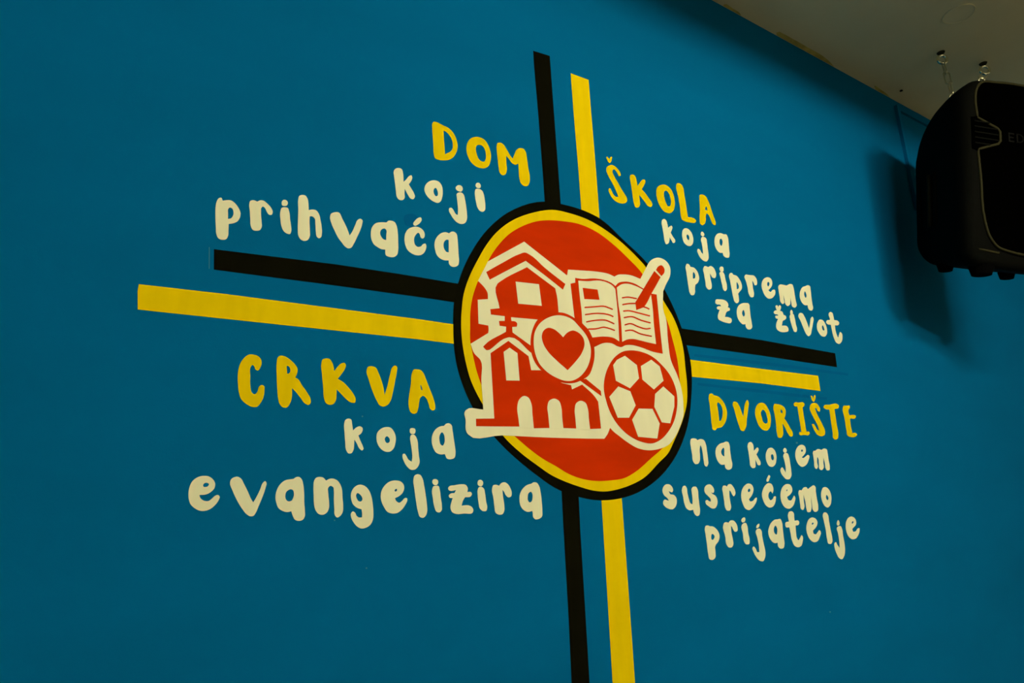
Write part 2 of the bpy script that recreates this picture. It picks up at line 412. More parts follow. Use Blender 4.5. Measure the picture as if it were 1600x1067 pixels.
# ------------------------------------------------------------------ mural: lettering
INSCR = [
 ('yellow and white lettering DOM koji prihvaća beside the black top bar', [
  ('DOM', 'yellow', (655, 180), [
   '165,100 180,82 205,84 290,125 370,165 430,230 468,320 480,390 465,460 430,520 380,555 310,565 240,558 200,540 182,490 176,380 168,260 162,160 | 303,195! 330,205 375,250 405,300 420,360 415,420 390,455 350,475 322,490! 316,400 308,300',
   '590,400 605,340 645,290 700,272 750,275 810,305 855,365 885,440 897,510 888,580 860,640 820,662 760,660 700,635 650,590 615,530 595,470 | 745,372 790,385 820,430 833,490 830,550 812,580 780,578 745,550 722,500 708,440 708,400 720,378',
   '968,380 978,350 1010,343 1045,362 1090,425 1140,510 1168,545! 1190,490 1215,435 1255,412 1300,420 1330,460 1345,540 1362,660 1382,780 1378,840 1350,885 1310,885 1270,850 1252,790 1243,690 1238,605! 1205,620 1170,608 1130,560 1085,505! 1088,600 1092,700 1075,740 1045,752 1010,725 992,650 980,540 970,450']),
  ('koji', 'white', (605, 255), [
   '80,110 95,75 140,60 180,75 197,130 203,235! 240,200 275,160 300,152 312,180 300,220 268,265! 295,310 335,380 345,420 325,450 295,445 260,400 218,320! 215,380 215,440 195,460 150,458 120,425 108,350 95,240 85,160',
   '590,215 640,230 680,280 693,350 685,430 665,480 635,497 590,485 540,455 490,400 465,340 470,290 500,245 545,220 | 605,308 625,340 633,370 625,410 610,415 590,395 578,360 583,325',
   '870,380 890,368 930,370 955,395 970,450 985,540 995,630 995,700 975,745 935,760 880,745 830,700 795,645 770,590 775,562 800,558 825,585 855,635 880,650! 885,600 878,500 870,430 / 855,305 875,280 905,275 935,295 942,330 925,355 895,352 865,335',
   '1095,355 1105,325 1145,322 1185,345 1205,390 1218,460 1225,540 1218,590 1195,608 1160,598 1130,560 1110,490 1098,420 / 1103,275 1120,247 1150,250 1168,280 1160,310 1135,312 1112,300']),
  ('prihvaća', 'white', (325, 295), [
   '92,300 95,220 108,160 135,118 165,112 183,150! 230,143 290,147 335,180 380,240 405,300 398,360 370,405 320,430 258,440! 255,520 250,590 225,630 180,638 130,620 105,570 97,480 93,390 | 270,235 300,245 318,290 310,340 285,370 248,378! 250,310 250,260',
   '515,190 525,155 560,143 590,150 615,162! 650,145 690,148 740,185 785,235 808,290 795,325 765,325 735,290 710,240 685,222 662,245! 662,330 670,420 670,480 650,515 610,525 560,515 535,470 528,380 522,280',
   '905,280 920,240 955,232 995,240 1015,290 1025,380 1038,470 1040,530 1025,565 985,560 945,530 918,470 905,380 900,320 / 920,185 928,150 955,138 985,150 998,180 985,208 955,215 930,208',
   '1128,130 1140,90 1175,78 1215,85 1245,130 1255,200 1258,268! 1310,260 1350,270 1385,315 1405,390 1420,480 1422,560 1408,610 1385,618 1360,600 1348,540 1342,440 1332,370 1300,345 1270,345! 1268,420 1272,520 1270,600 1245,640 1205,652 1160,635 1130,590 1122,500 1125,380 1128,250',
   ((530, 325), '-115,110 -105,75 -60,55 -10,55 40,140 90,240 130,345! 165,290 200,210 230,150 265,135 290,155 288,190 265,270 220,370 180,450 150,495 115,505 75,485 30,430 -15,370 -60,280 -95,200'),
   ((530, 325), '395,310 410,240 450,195 510,180 590,182! 610,162 650,160 690,175 715,220 730,300 735,420 735,530 722,585 685,612 620,610 582,590 575,520! 530,515 480,490 430,450 402,390 | 545,260 570,258 587,275 588,340 587,402! 550,390 525,360 510,315 520,280'),
   ((530, 325), '815,380 825,320 860,265 910,240 970,235 1020,255 1055,290 1068,340 1060,370 1040,382 1020,370 1005,325 990,310 960,330 938,370 935,420 950,465 985,488 1020,480 1050,450 1075,445 1088,475 1080,520 1055,565 1020,588 960,590 900,565 850,520 822,450 / 925,190 945,160 985,125 1020,120 1030,145 1015,180 980,210 945,222 928,212'),
   ((530, 325), '1190,450 1200,400 1235,345 1280,312 1330,303 1372,318! 1400,298 1435,298 1465,325 1478,390 1485,480 1490,580 1495,670 1485,715 1450,735 1400,730 1372,700 1368,655! 1320,655 1260,630 1220,590 1200,530 | 1350,395 1367,400! 1368,480 1368,555! 1340,550 1315,520 1302,470 1310,425 1330,402')]),
 ]),
 ('yellow and white lettering ŠKOLA koja priprema za život right of the yellow top bar', [
  ('ŠKOLA', 'yellow', (940, 240), [
   '58,210 62,175 90,150 125,142 165,160 205,200 235,250 235,275 218,282 205,260 180,220 155,198 138,205 135,230 160,290 200,360 250,450 295,520 318,565 315,600 285,622 235,622 180,600 140,565 110,520 90,475 85,450 100,432 118,455 140,500 175,538 210,540! 190,490 150,400 100,310 70,250 / 58,45 68,38 82,55 98,65 112,42 128,42 128,60 120,95 100,117 82,105 68,75',
   '352,290 360,268 385,262 410,272 428,310 440,360 450,405! 485,355 515,325 540,330 545,355 530,395 500,445! 540,490 590,560 625,610 632,645 615,668 585,660 540,605 490,540 468,515! 475,580 478,640 460,672 425,672 405,630 392,560 375,440 360,350',
   '683,480 690,430 720,400 770,388 815,400 860,440 895,510 912,590 910,670 890,720 850,745 800,735 755,695 715,630 692,560 | 800,462 835,490 858,550 865,620 855,655 830,658 805,620 785,560 777,500 783,472',
   '932,400 940,375 965,370 995,385 1018,425 1030,500 1050,610 1065,720 1078,795! 1120,798 1160,815 1180,845 1168,862 1110,862 1050,850 1005,825 990,780 980,680 955,530',
   '1222,545 1225,518 1255,512 1295,530 1330,590 1370,700 1400,790 1425,870 1422,892 1400,890 1375,855 1345,780 1315,748 1302,775 1300,840 1280,885 1260,895 1235,880 1225,820 1228,720 1225,620 | 1305,660 1320,690 1318,708 1295,705 1295,680']),
  ('koja', 'white', (1020, 335), [
   '108,95 120,65 140,57 165,75 180,120 190,170! 210,150 232,142 243,160 235,195 222,230! 250,280 278,325 275,350 255,358 235,330 208,285! 205,330 195,360 165,373 148,340 135,260 118,160',
   '365,240 372,200 395,175 425,175 465,205 495,260 505,320 495,370 470,395 435,392 395,360 370,300 | 432,250 450,270 455,300 448,322 435,315 422,290 420,262',
   '600,310 610,285 640,282 665,300 675,350 685,430 695,510 690,565 670,588 635,580 595,545 565,490 555,450 565,430 585,440 605,475 628,500! 622,430 610,360 / 598,240 612,215 635,232 642,258 630,275 605,265',
   '770,330 780,275 810,240 850,235 885,250! 915,250 935,285 945,350 952,440 957,510 950,538 915,540 885,520 872,480! 840,480 800,445 775,390 | 850,302 868,325 868,370 855,395 838,375 832,340 835,315']),
  ('priprema', 'white', (1030, 400), [
   '330,125 345,97 370,105 388,135! 430,145 465,180 490,235 497,290 480,335 450,360! 445,400 445,460 430,488 400,488 380,460 365,390 350,290 338,200 | 425,200 440,215 450,255 440,280 420,282! 418,240',
   '550,150 565,128 590,130 610,140! 640,125 670,140 700,190 710,240 695,275 665,270 645,240 630,215! 640,290 655,370 648,410 620,420 590,395 575,320 560,230',
   '755,205 785,195 805,215 825,290 845,380 840,425 822,440 800,420 785,360 765,270 / 752,155 768,132 795,138 803,165 795,195 775,200 760,185',
   '873,235 885,215 905,212 925,235! 960,245 1000,290 1030,360 1030,410 1000,450 985,470! 992,520 990,575 970,590 945,575 925,520 905,420 885,310 | 968,325 985,350 995,380 985,412 968,415! 965,370',
   '1065,250 1080,232 1110,235 1140,240 1175,242 1205,270 1222,330 1215,362 1195,365 1180,335 1160,305! 1170,400 1183,480 1175,512 1145,515 1120,480 1105,400 1085,320',
   ((1130, 420), '478,210 490,150 520,115 555,105 590,120 610,160 605,215 580,250 562,268! 590,290 620,262 640,262 650,290 635,340 600,370 565,372 525,340 495,280 | 560,162 575,175 575,200 560,222 548,200 550,175'),
   ((1130, 420), '690,215 705,198 750,200 790,210! 835,190 860,195 875,230 890,310 905,400 915,465 895,485 865,475 850,420 838,340! 838,400 830,450 805,465 780,445 765,380 752,320! 755,380 758,430 745,440 720,420 705,350 692,270'),
   ((1130, 420), '955,330 965,270 990,230 1030,215! 1055,205 1080,215 1090,260 1100,350 1112,440 1120,500 1105,522 1075,515 1058,480 1055,455! 1020,455 985,425 962,380 | 1020,280 1035,310 1040,345 1030,365 1015,340 1010,310')]),
  ('za', 'white', (1030, 400), [
   '700,570 708,545 750,542 815,552 850,580 862,620 855,640! 880,655 878,680 855,690! 840,700 825,740 818,760! 860,765 900,785 905,815 890,838 840,835 780,815 740,790 732,750 745,700 755,672! 728,665 718,645 735,628 770,630! 765,612 720,605 703,590',
   '968,700 975,650 1000,610 1040,590 1105,588! 1120,600 1130,660 1140,750 1155,840 1158,895 1135,918 1105,915 1082,885 1078,850! 1050,855 1010,825 978,770 | 1050,672 1065,700 1068,740 1055,758 1040,740 1035,700']),
  ('život', 'white', (1130, 420), [
   '630,545 645,522 690,525 735,535 752,575! 780,590 785,620 765,640! 745,650 735,690 730,710! 790,715 812,745 810,780 780,790 710,785 670,755 660,710 670,660 685,628! 655,615 650,590 690,585! 680,572 645,565 / 655,460 672,455 688,478 700,455 718,465 715,505 700,530 675,525 662,500',
   '830,590 845,565 872,565 890,610 905,690 920,760 910,790 890,788 870,750 850,690 835,630 / 838,530 850,512 865,530 860,570 845,570',
   '940,575 955,552 985,555 1010,590 1045,670 1072,745! 1085,680 1098,610 1112,598 1125,615 1120,680 1105,760 1085,830 1065,842 1040,820 1010,760 970,660',
   '1170,720 1178,670 1205,635 1235,638 1270,680 1295,760 1292,820 1265,848 1230,840 1195,800 1175,760 | 1240,705 1258,735 1262,770 1248,770 1235,745 1232,720',
   '1318,560 1335,540 1360,548 1375,590 1385,640! 1425,648 1448,675 1435,705 1395,705! 1400,760 1420,830 1435,860 1448,820 1460,790 1480,805 1488,850 1478,910 1450,938 1415,925 1385,870 1360,780 1345,700! 1300,690 1285,665 1300,642 1330,640']),
 ]),
 ('yellow and white lettering CRKVA koja evangelizira below the left yellow bar', [
  ('CRKVA', 'yellow', (365, 550), [
   '52,320 58,230 85,140 140,65 190,32 250,32 310,55 345,100 350,140 335,190 300,232 275,220 255,175 235,162 212,190 208,300 210,430 230,510 262,528 295,500 320,430 350,412 380,425 385,480 370,570 330,645 290,685 230,685 160,650 95,590 65,500 55,400',
   '540,120 550,70 580,46 640,55 710,100 770,160 798,210 795,260 770,318! 805,340 850,410 920,510 962,590 960,640 935,662 895,645 830,565 760,480 728,450! 730,500 725,580 700,650 665,692 615,690 575,650 555,570 545,460 538,300 | 668,172 690,180 708,215 705,250 685,270 668,270! 665,220',
   '1097,140 1110,95 1150,80 1195,85 1230,130 1250,190 1255,240! 1300,185 1350,140 1385,135 1402,160 1390,210 1340,285 1300,335! 1360,370 1440,450 1500,530 1525,590 1515,632 1470,632 1420,600 1340,520 1288,465! 1285,540 1275,610 1245,650 1200,660 1155,640 1130,580 1120,460 1105,280',
   ((540, 560), '263,140 280,105 330,97 375,115 410,180 445,270 475,380 486,455! 520,350 555,200 585,110 615,88 642,105 640,160 620,270 590,420 560,530 525,580 475,602 430,590 390,530 340,420 290,270'),
   ((540, 560), '835,165 850,140 890,135 935,145 970,180 1000,250 1050,380 1100,510 1118,590 1115,635 1090,652 1060,635 1035,560 1000,490 970,468 935,490 920,540 905,630 885,680 850,692 815,675 792,620 785,540 795,450 815,320 | 938,325 947,345 960,397! 947,397! 935,350')]),
  ('koja', 'white', (530, 635), [
   '62,210 75,170 115,152 145,160 160,220 172,302! 210,265 260,248 290,268 288,310 265,345 238,362! 260,420 295,500 303,530 285,550 255,530 215,455 188,412! 185,480 175,550 150,585 115,587 88,550 75,450 65,320',
   '465,390 475,330 520,280 580,258 640,265 680,310 705,380 700,460 675,530 630,565 580,565 520,530 480,470 | 598,372 620,390 632,425 620,452 595,458 572,430 570,395',
   '885,390 895,360 930,352 955,375 975,420 985,520 995,620 1003,700 985,750 940,790 895,790 850,755 810,690 790,625 795,595 815,590 835,615 865,665 905,692! 912,640 905,540 890,440 / 880,305 890,275 915,270 945,280 952,310 940,340 905,345 885,330',
   '1155,420 1170,340 1210,280 1260,250 1310,243! 1330,220 1370,210 1400,230 1415,300 1430,400 1445,500 1452,590 1440,640 1390,660 1345,650 1325,610 1320,595! 1270,600 1215,580 1175,520 1158,460 | 1285,322 1305,345 1318,400 1312,460 1292,490 1270,480 1252,430 1252,370 1268,335']),
  ('evangelizira', 'white', (285, 725), [
   '75,380 85,300 120,220 190,165 270,147 330,155 380,190 408,240 400,300 360,345 300,378 210,387! 225,425 270,458 330,460 370,430 410,395 445,385 465,405 450,455 410,510 350,560 280,585 215,582 150,550 100,500 80,440 | 258,262 275,240 310,235 332,250 320,275 285,287 262,282',
   '595,240 605,195 645,165 690,158 730,180 770,250 820,350 860,440 885,480! 920,420 970,320 1010,230 1035,213 1050,235 1040,290 1000,410 950,530 915,610 885,648 845,652 800,625 740,550 680,450 625,330',
   '1163,420 1175,340 1215,260 1280,205 1390,185! 1420,163 1460,162 1490,190 1510,260 1520,360 1522,480 1530,590 1530,650 1505,695 1450,710 1405,695 1380,650 1360,590! 1310,600 1250,585 1200,550 1175,490 | 1355,315 1380,325 1393,365 1385,420 1360,460 1320,465 1292,440 1285,390 1300,345 1325,325',
   ((470, 725), '158,280 165,210 190,172 235,160 280,170 315,207! 355,185 410,183 455,205 490,250 512,310 520,420 528,520 522,600 490,650 455,668 425,640 418,560 412,440 412,340 405,290 370,272 345,290 342,370 352,480 350,550 325,605 280,632 225,625 185,580 165,500 160,400'),
   ((470, 725), '625,390 640,330 680,280 740,257 800,275 845,320 880,400 898,500 905,600 900,690 875,750 820,792 755,805 710,785 660,730 630,670 625,620 650,592 675,605 695,645 730,668 765,665! 765,610 758,565! 700,545 650,500 630,440 | 690,385 705,362 735,375 762,410 770,440 750,468 720,462 698,430'),
   ((470, 725), '998,400 1010,330 1060,255 1120,215 1190,205 1250,220 1285,260 1290,310 1270,360 1220,405 1175,425! 1190,460 1230,483 1265,460 1300,425 1325,425 1330,450 1310,500 1265,565 1200,612 1140,618 1085,600 1040,540 1005,460 | 1170,332 1180,315 1198,310 1202,325 1190,342 1175,342'),
   ((470, 725), '1408,180 1420,145 1455,127 1490,135 1520,180 1540,270 1560,390 1575,510 1578,590 1560,645 1525,672 1490,662 1465,600 1440,470 1420,320'),
   ((660, 715), '122,390 135,360 165,350 200,355 215,400 228,500 242,600 238,660 210,685 175,675 150,620 130,510 / 122,305 135,272 165,267 192,285 195,315 180,340 145,340'),
   ((660, 715), '320,380 335,358 400,345 490,332 540,340 565,380 560,430! 605,430 617,455 600,485 530,495! 505,540 488,600! 570,595 615,615 635,655 625,688 520,698 420,703 370,680 350,630 360,560 378,505! 340,500 328,475 350,450 400,442! 420,405! 350,415 328,405'),
   ((660, 715), '690,400 705,370 735,365 765,385 780,440 795,550 808,630 795,665 755,668 720,640 700,560 690,470 / 688,315 700,283 730,278 755,300 755,335 735,358 705,352 690,335'),
   ((660, 715), '870,385 885,345 920,338 955,352! 990,315 1025,307 1065,330 1100,385 1115,440 1105,485 1075,497 1045,475 1018,425 998,400! 1005,480 1022,600 1020,670 1000,705 955,712 915,690 900,620 885,500'),
   ((660, 715), '1212,530 1220,450 1255,385 1310,340 1362,325! 1390,307 1425,312 1455,350 1475,430 1490,550 1497,660 1490,740 1455,765 1410,770 1385,745 1378,690 1372,665! 1320,678 1265,655 1225,600 | 1355,425 1372,450 1375,500 1365,545 1340,560 1318,535 1315,490 1325,445')]),
 ]),
 ('yellow and white lettering DVORIŠTE na kojem susrećemo prijatelje below the right yellow bar', [
  ('DVORIŠTE', 'yellow', (1100, 600), [
   '60,150 68,125 95,118 125,142! 165,150 215,190 260,260 285,340 282,420 258,490 215,540 170,550 158,555! 140,577 112,572 98,520 85,400 70,260 | 170,230 200,250 228,310 232,370 222,430 205,460 188,462! 180,380 168,290 162,250',
   '358,245 370,220 400,222 435,265 465,340 490,410! 500,330 518,230 540,200 555,225 552,300 535,430 515,560 495,587 465,582 440,530 410,440 375,310',
   '638,350 648,290 680,245 720,232 760,250 800,310 830,400 833,480 820,545 785,582 740,575 695,535 660,460 642,400 | 740,322 765,345 785,400 795,450 790,485 765,495 740,475 722,420 710,360 720,332',
   '868,275 880,248 910,250 960,262 1000,290 1020,340 1015,395 1002,430! 1030,470 1075,550 1108,610 1105,650 1085,658 1050,620 1005,530 980,490! 985,560 985,640 965,670 930,670 912,620 900,500 880,370 | 960,318 980,340 978,362 965,365! 955,340',
   '1120,250 1135,230 1180,232 1235,228 1255,248 1248,278 1230,290! 1240,360 1258,470 1272,560 1280,595! 1310,595 1320,615 1305,638 1250,635 1200,638 1188,620 1195,600 1215,598! 1205,520 1185,400 1165,280! 1130,275',
   '1320,300 1330,260 1360,238 1400,240 1435,280 1450,320 1440,345 1420,335 1400,300 1385,300! 1400,350 1440,430 1485,520 1512,590 1505,635 1470,652 1425,640 1385,590 1358,530 1350,500 1365,498 1390,530 1415,570 1440,585! 1420,520 1370,420 1330,340 / 1335,145 1350,150 1365,175 1372,150 1385,135 1392,150 1388,195 1370,222 1350,205 1340,175',
   ((1200, 610), '693,210 705,185 760,180 860,168 882,185 878,220 830,232! 840,310 860,440 878,560 870,600 840,615 818,600 808,530 785,380 765,240! 715,230'),
   ((1200, 610), '935,215 945,192 985,190 1018,190 1022,215 1005,240! 1005,280 1018,310! 1070,305 1098,320 1090,345 1022,352! 1035,450 1052,532! 1095,532 1112,550 1095,575 1030,582 995,565 980,500 955,340')]),
  ('na', 'white', (1070, 670), [
   '68,160 78,125 110,118 140,125 155,142! 195,127 235,140 260,190 275,280 288,380 290,440 270,472 250,460 235,400 220,290 205,225 195,205 185,240 188,340 185,400 165,435 130,440 105,410 90,320 75,230',
   '382,290 395,230 440,185 485,172! 510,160 540,165 555,195 565,280 580,380 592,450 580,495 540,512 508,490 498,445! 455,448 415,410 390,350 | 485,235 492,260 492,310 490,345 468,330 452,295 462,255']),
  ('kojem', 'white', (1070, 670), [
   '785,200 798,172 825,165 845,185 860,260 862,278! 885,250 905,232 920,250 910,290 892,318! 920,370 945,420 940,452 920,455 895,415 878,380! 882,430 875,485 845,490 822,470 810,400 795,290',
   '1010,350 1018,290 1045,245 1080,235 1115,260 1140,320 1142,390 1125,450 1090,475 1055,465 1025,420 | 1090,315 1108,340 1112,375 1100,395 1082,380 1075,350 1078,325',
   '1232,325 1250,302 1280,305 1300,350 1315,430 1328,520 1328,595 1305,628 1270,630 1230,595 1200,545 1195,505 1215,480 1235,505 1260,550! 1262,500 1245,400 / 1228,265 1248,238 1270,258 1270,285 1250,300 1235,290',
   '1380,320 1390,260 1425,210 1460,198 1495,215 1510,255 1505,300 1485,330 1460,355! 1475,365 1510,345 1540,325 1553,335 1545,390 1515,450 1465,475 1425,450 1395,400 | 1462,255 1475,270 1470,285 1455,285 1452,270',
   ((1200, 610), '560,775 570,755 590,755! 620,732 645,735 665,745! 700,725 730,735 742,780 755,870 770,960 765,995 740,1000 722,980 710,910 690,835! 690,900 690,975 670,995 645,985 635,920 622,840 612,830! 612,900 620,960 605,982 588,970 575,890 565,820')]),
  ('susrećemo', 'white', (1025, 730), [
   '80,300 88,250 120,215 160,213 195,240 212,285 200,312 175,305 155,295! 175,335 220,345 250,380 258,440 240,495 205,525 165,522 115,495 88,455 90,425 110,402 135,412 160,420! 140,385 100,350',
   '325,265 340,235 360,230 378,250 390,320 410,400 430,450 455,465! 455,400 445,310 442,270 460,245 500,245 515,270 528,370 540,470 548,550 535,600 515,610 490,595 470,560 465,530! 420,538 380,515 355,460 338,370',
   '603,290 610,245 640,218 670,213 705,240 725,290 715,320 690,312 678,298! 700,330 740,355 765,410 760,475 735,512 700,515 660,490 620,450 618,420 635,408 665,425 685,430! 682,400 650,360 615,325',
   '828,255 840,230 865,228 885,245! 905,213 930,210 960,240 985,290 990,330 970,362 950,340 930,300 915,285! 915,360 928,440 935,510 920,540 885,540 865,510 850,420 835,320',
   '1063,350 1075,280 1110,225 1150,202 1190,215 1215,260 1212,310 1190,360 1158,400! 1175,425 1210,420 1240,385 1255,378 1255,420 1235,465 1200,510 1160,535 1120,520 1085,460 | 1165,265 1178,285 1170,305 1152,310 1145,292',
   ((1160, 730), '243,340 255,280 285,225 325,198 360,208 380,245 385,290 375,328! 350,300 330,320 322,350 330,390 350,412 380,395 395,365 412,362 415,400 405,450 380,490 340,505 295,480 260,420 / 300,165 310,130 332,98 345,110 335,145 320,178 305,180'),
   ((1160, 730), '475,370 480,300 510,235 550,210 590,215 618,255 618,305 590,345 555,370! 575,410 605,415 630,380 645,355 658,375 652,430 625,490 585,518 545,510 505,470 | 548,285 560,275 562,290 548,300'),
   ((1160, 730), '700,310 712,285 738,290! 770,250 800,250 815,275! 860,240 890,225 908,240 915,300 930,400 945,490 938,545 905,558 885,540 870,470 858,360! 858,430 860,520 845,558 815,560 800,520 785,430 760,340! 765,420 770,510 755,535 735,525 722,470 710,380'),
   ((1160, 730), '982,350 990,290 1010,252 1040,248 1080,280 1105,340 1110,410 1095,475 1065,503 1030,485 998,430 | 1050,345 1068,365 1075,395 1062,412 1045,390 1042,365')]),
  ('prijatelje', 'white', (1090, 790), [
   '90,275 100,252 130,247 152,258! 185,258 225,285 265,345 272,395 255,450 225,490 215,520! 222,590 218,650 185,678 150,670 132,610 115,480 98,360 | 180,350 205,370 210,395 195,425! 180,428',
   '320,240 335,212 365,207 385,215! 410,185 445,185 475,215 497,270 490,320 465,325 445,300 425,260 415,250! 420,330 438,420 443,490 425,520 390,522 362,490 345,390',
   '550,245 570,222 600,215 615,240 630,340 648,430 640,480 605,482 580,450 565,350 / 545,185 560,155 585,145 595,170 580,205 560,210',
   '728,310 745,292 775,288 792,305 805,380 825,480 845,580 840,650 815,695 780,690 730,640 695,570 683,530 700,510 720,530 750,582 770,578! 765,500 745,400 / 732,270 745,238 768,225 770,245 755,275 735,280',
   '882,330 895,260 925,205 970,172 1000,170! 1030,165 1050,200 1062,290 1075,400 1083,490 1070,530 1035,537 1008,515 1000,462! 960,468 915,430 890,380 | 970,248 990,275 995,330 985,362 965,350 950,310 955,270',
   '1132,95 1145,75 1175,70 1195,85 1205,150 1210,188! 1255,185 1268,205 1258,240 1222,248! 1228,330 1245,415 1260,432 1280,400 1300,368 1312,385 1312,440 1290,505 1255,520 1215,505 1180,440 1160,340 1145,270! 1105,270 1095,245 1100,210 1140,198!',
   '1358,290 1365,225 1390,170 1430,147 1470,160 1495,200 1490,245 1465,285 1440,310! 1450,350 1475,358 1500,330 1520,305 1537,325 1525,390 1495,445 1460,457 1415,435 1375,370 | 1425,222 1440,210 1450,218 1440,235 1428,238',
   ((1160, 730), '1005,590 1020,565 1045,567 1065,590 1080,670 1100,780 1120,880 1122,930 1105,957 1075,955 1058,900 1040,780 1015,660'),
   ((1160, 730), '1183,750 1200,738 1225,735 1240,760 1255,850 1275,960 1280,1050 1270,1110 1240,1150 1215,1140 1175,1075 1150,990 1150,950 1165,935 1185,970 1215,1010! 1210,930 1195,830 / 1180,690 1195,660 1212,690 1212,715 1190,730 1180,715'),
   ((1160, 730), '1290,740 1300,670 1325,630 1360,615 1400,635 1420,680 1415,720 1390,750 1370,770! 1385,805 1415,800 1440,765 1458,760 1462,795 1445,850 1415,890 1375,900 1330,870 1300,810 | 1365,690 1380,672 1388,680 1378,702 1368,705')]),
 ]),
]
for label, words in INSCR:
    root = tag(empty('painted_inscription'), label, 'lettering')
    for text, col, crop, glyphs in words:
        word = empty('word', (0, 0, 0), root)
        word['label'] = ('yellow word ' if col == 'yellow' else 'white word ') + text
        for g in glyphs:
            c, s = (crop, g) if isinstance(g, str) else g
            film('letter', s, M['yellow' if col == 'yellow' else 'cream'], word, c, 0.0, FILM_T if col == 'white' else FILM_T * 0.7, 4)

# ------------------------------------------------------------------ ceiling details
def ceil_film(name, s, mat, parent, h=0.0006):
    return film(name, s, mat, parent, 'P', 0.0, h, 3, on_ceiling)
ceil_film('paint_smear', '1213,51 1240,61.5 1262,74 1285,87 1299,99 1303,104! 1270,86! 1240,69.5! 1214,55.2!', M['oldyellow'], ceiling)
ceil_film('paint_smear', '1131,7 1146,14 1157,22 1158,24.5! 1130,9!', M['oldyellow'], ceiling)
ceil_film('paint_smear', '1366,134 1378,141 1388,149 1390,152! 1368,139.8!', M['oldyellow'], ceiling)
c0 = on_ceiling(1498, 22)
bm = bmesh.new()
add_tube(bm, [(c0[0] + 0.044 * math.cos(a * math.pi / 16), c0[1] + 0.044 * math.sin(a * math.pi / 16), CEIL_Z - 0.0005) for a in range(32)], 0.0022, 6, True)
bmesh.ops.create_circle(bm, cap_ends=True, segments=32, radius=0.044, matrix=Matrix.Translation((c0[0], c0[1], CEIL_Z - 0.0008)))
obj('cover_plate', bm, M['ceiling'], ceiling)['label'] = 'flat round white cover set in the ceiling'
h0 = on_ceiling(1408, 141)
bm = bmesh.new()
bmesh.ops.create_cone(bm, cap_ends=True, segments=12, radius1=0.006, radius2=0.004, depth=0.003, matrix=Matrix.Translation((h0[0], h0[1], CEIL_Z - 0.0015)))
tag(obj('screw', bm, M['rubber'], None), 'small dark screw head in the ceiling by the blue wall', 'screw')

# painted-over access panel behind the loudspeaker
pa = on_wall(1396, 163); pb = on_wall(1445, 194)
panel = tag(empty('access_panel', (0, 0, 0)), 'flat blue painted-over access panel on the wall behind the loudspeaker', 'panel')
bm = bmesh.new()
px0, px1, pz1, pz0 = pa[0], pa[0] + 0.50, (pa[1] + pb[1]) / 2, CAM_H + 0.92 * DIST
fr = 0.020
add_box(bm, px0, px0 + fr, -0.012, 0, pz0, pz1)
add_box(bm, px1 - fr, px1, -0.012, 0, pz0, pz1)
add_box(bm, px0 + fr, px1 - fr, -0.012, 0, pz1 - fr, pz1)
add_box(bm, px0 + fr, px1 - fr, -0.012, 0, pz0, pz0 + fr)
obj('frame', bm, M['blue'], panel)
g_ = 0.008
box('lid', px0 + fr + g_, px1 - fr - g_, -0.009, 0, pz0 + fr + g_, pz1 - fr - g_, M['blue'], panel)

# ------------------------------------------------------------------ loudspeaker (local: front -Y, up Z, origin at the centre of the base)
spk = tag(empty('loudspeaker'), 'black plastic loudspeaker hung on chains below the ceiling', 'loudspeaker')
W2, HH, D2 = SPK_W / 2, SPK_H, SPK_D / 2
def outline(w, zb, zt, rt, rb, n=8):
    pts = []
    for cx, cz, a0, r in ((w - rb, zb + rb, -90, rb), (w - rt, zt - rt, 0, rt), (-w + rt, zt - rt, 90, rt), (-w + rb, zb + rb, 180, rb)):
        for k in range(n + 1):
            a = math.radians(a0 + 90.0 * k / n)
            pts.append((cx + r * math.cos(a), cz + r * math.sin(a)))
    return pts
def loft(bm, rings, cap0=True, cap1=True):
    R_ = [[bm.verts.new(p) for p in r] for r in rings]
    n = len(R_[0])
    for i in range(len(R_) - 1):
        for k in range(n):
            bm.faces.new((R_[i][k], R_[i][(k + 1) % n], R_[i + 1][(k + 1) % n], R_[i + 1][k]))
    if cap0: bm.faces.new(R_[0][::-1])
    if cap1: bm.faces.new(R_[-1])
    bmesh.ops.recalc_face_normals(bm, faces=bm.faces[:])
bm = bmesh.new()
rings = []
for k in range(13):
    t = k / 12.0
    y = -D2 + SPK_D * t
    if t < 0.08:
        e = 1 - t / 0.08
        inset = 0.014 * (1 - math.sqrt(max(0, 1 - e * e)))
    else:
        inset = 0.0
    w = (W2 - inset) * (1 - SPK_TAPER * max(0, t - 0.15) ** 1.3)
    s = max(0.0, (t - 0.10) / 0.90)
    zt = HH - inset - SPK_TOPDROP * (1 - math.sqrt(max(0.0, 1 - (0.98 * s) ** 3.5)))
    zb = 0.045 + inset + 0.085 * s
    rt = 0.08
    rings.append([(p[0], y, p[1]) for p in outline(w, zb, zt, rt, 0.045 + 0.03 * s)])
loft(bm, rings)
obj('cabinet', bm, M['cabinet'], spk, smooth=True)
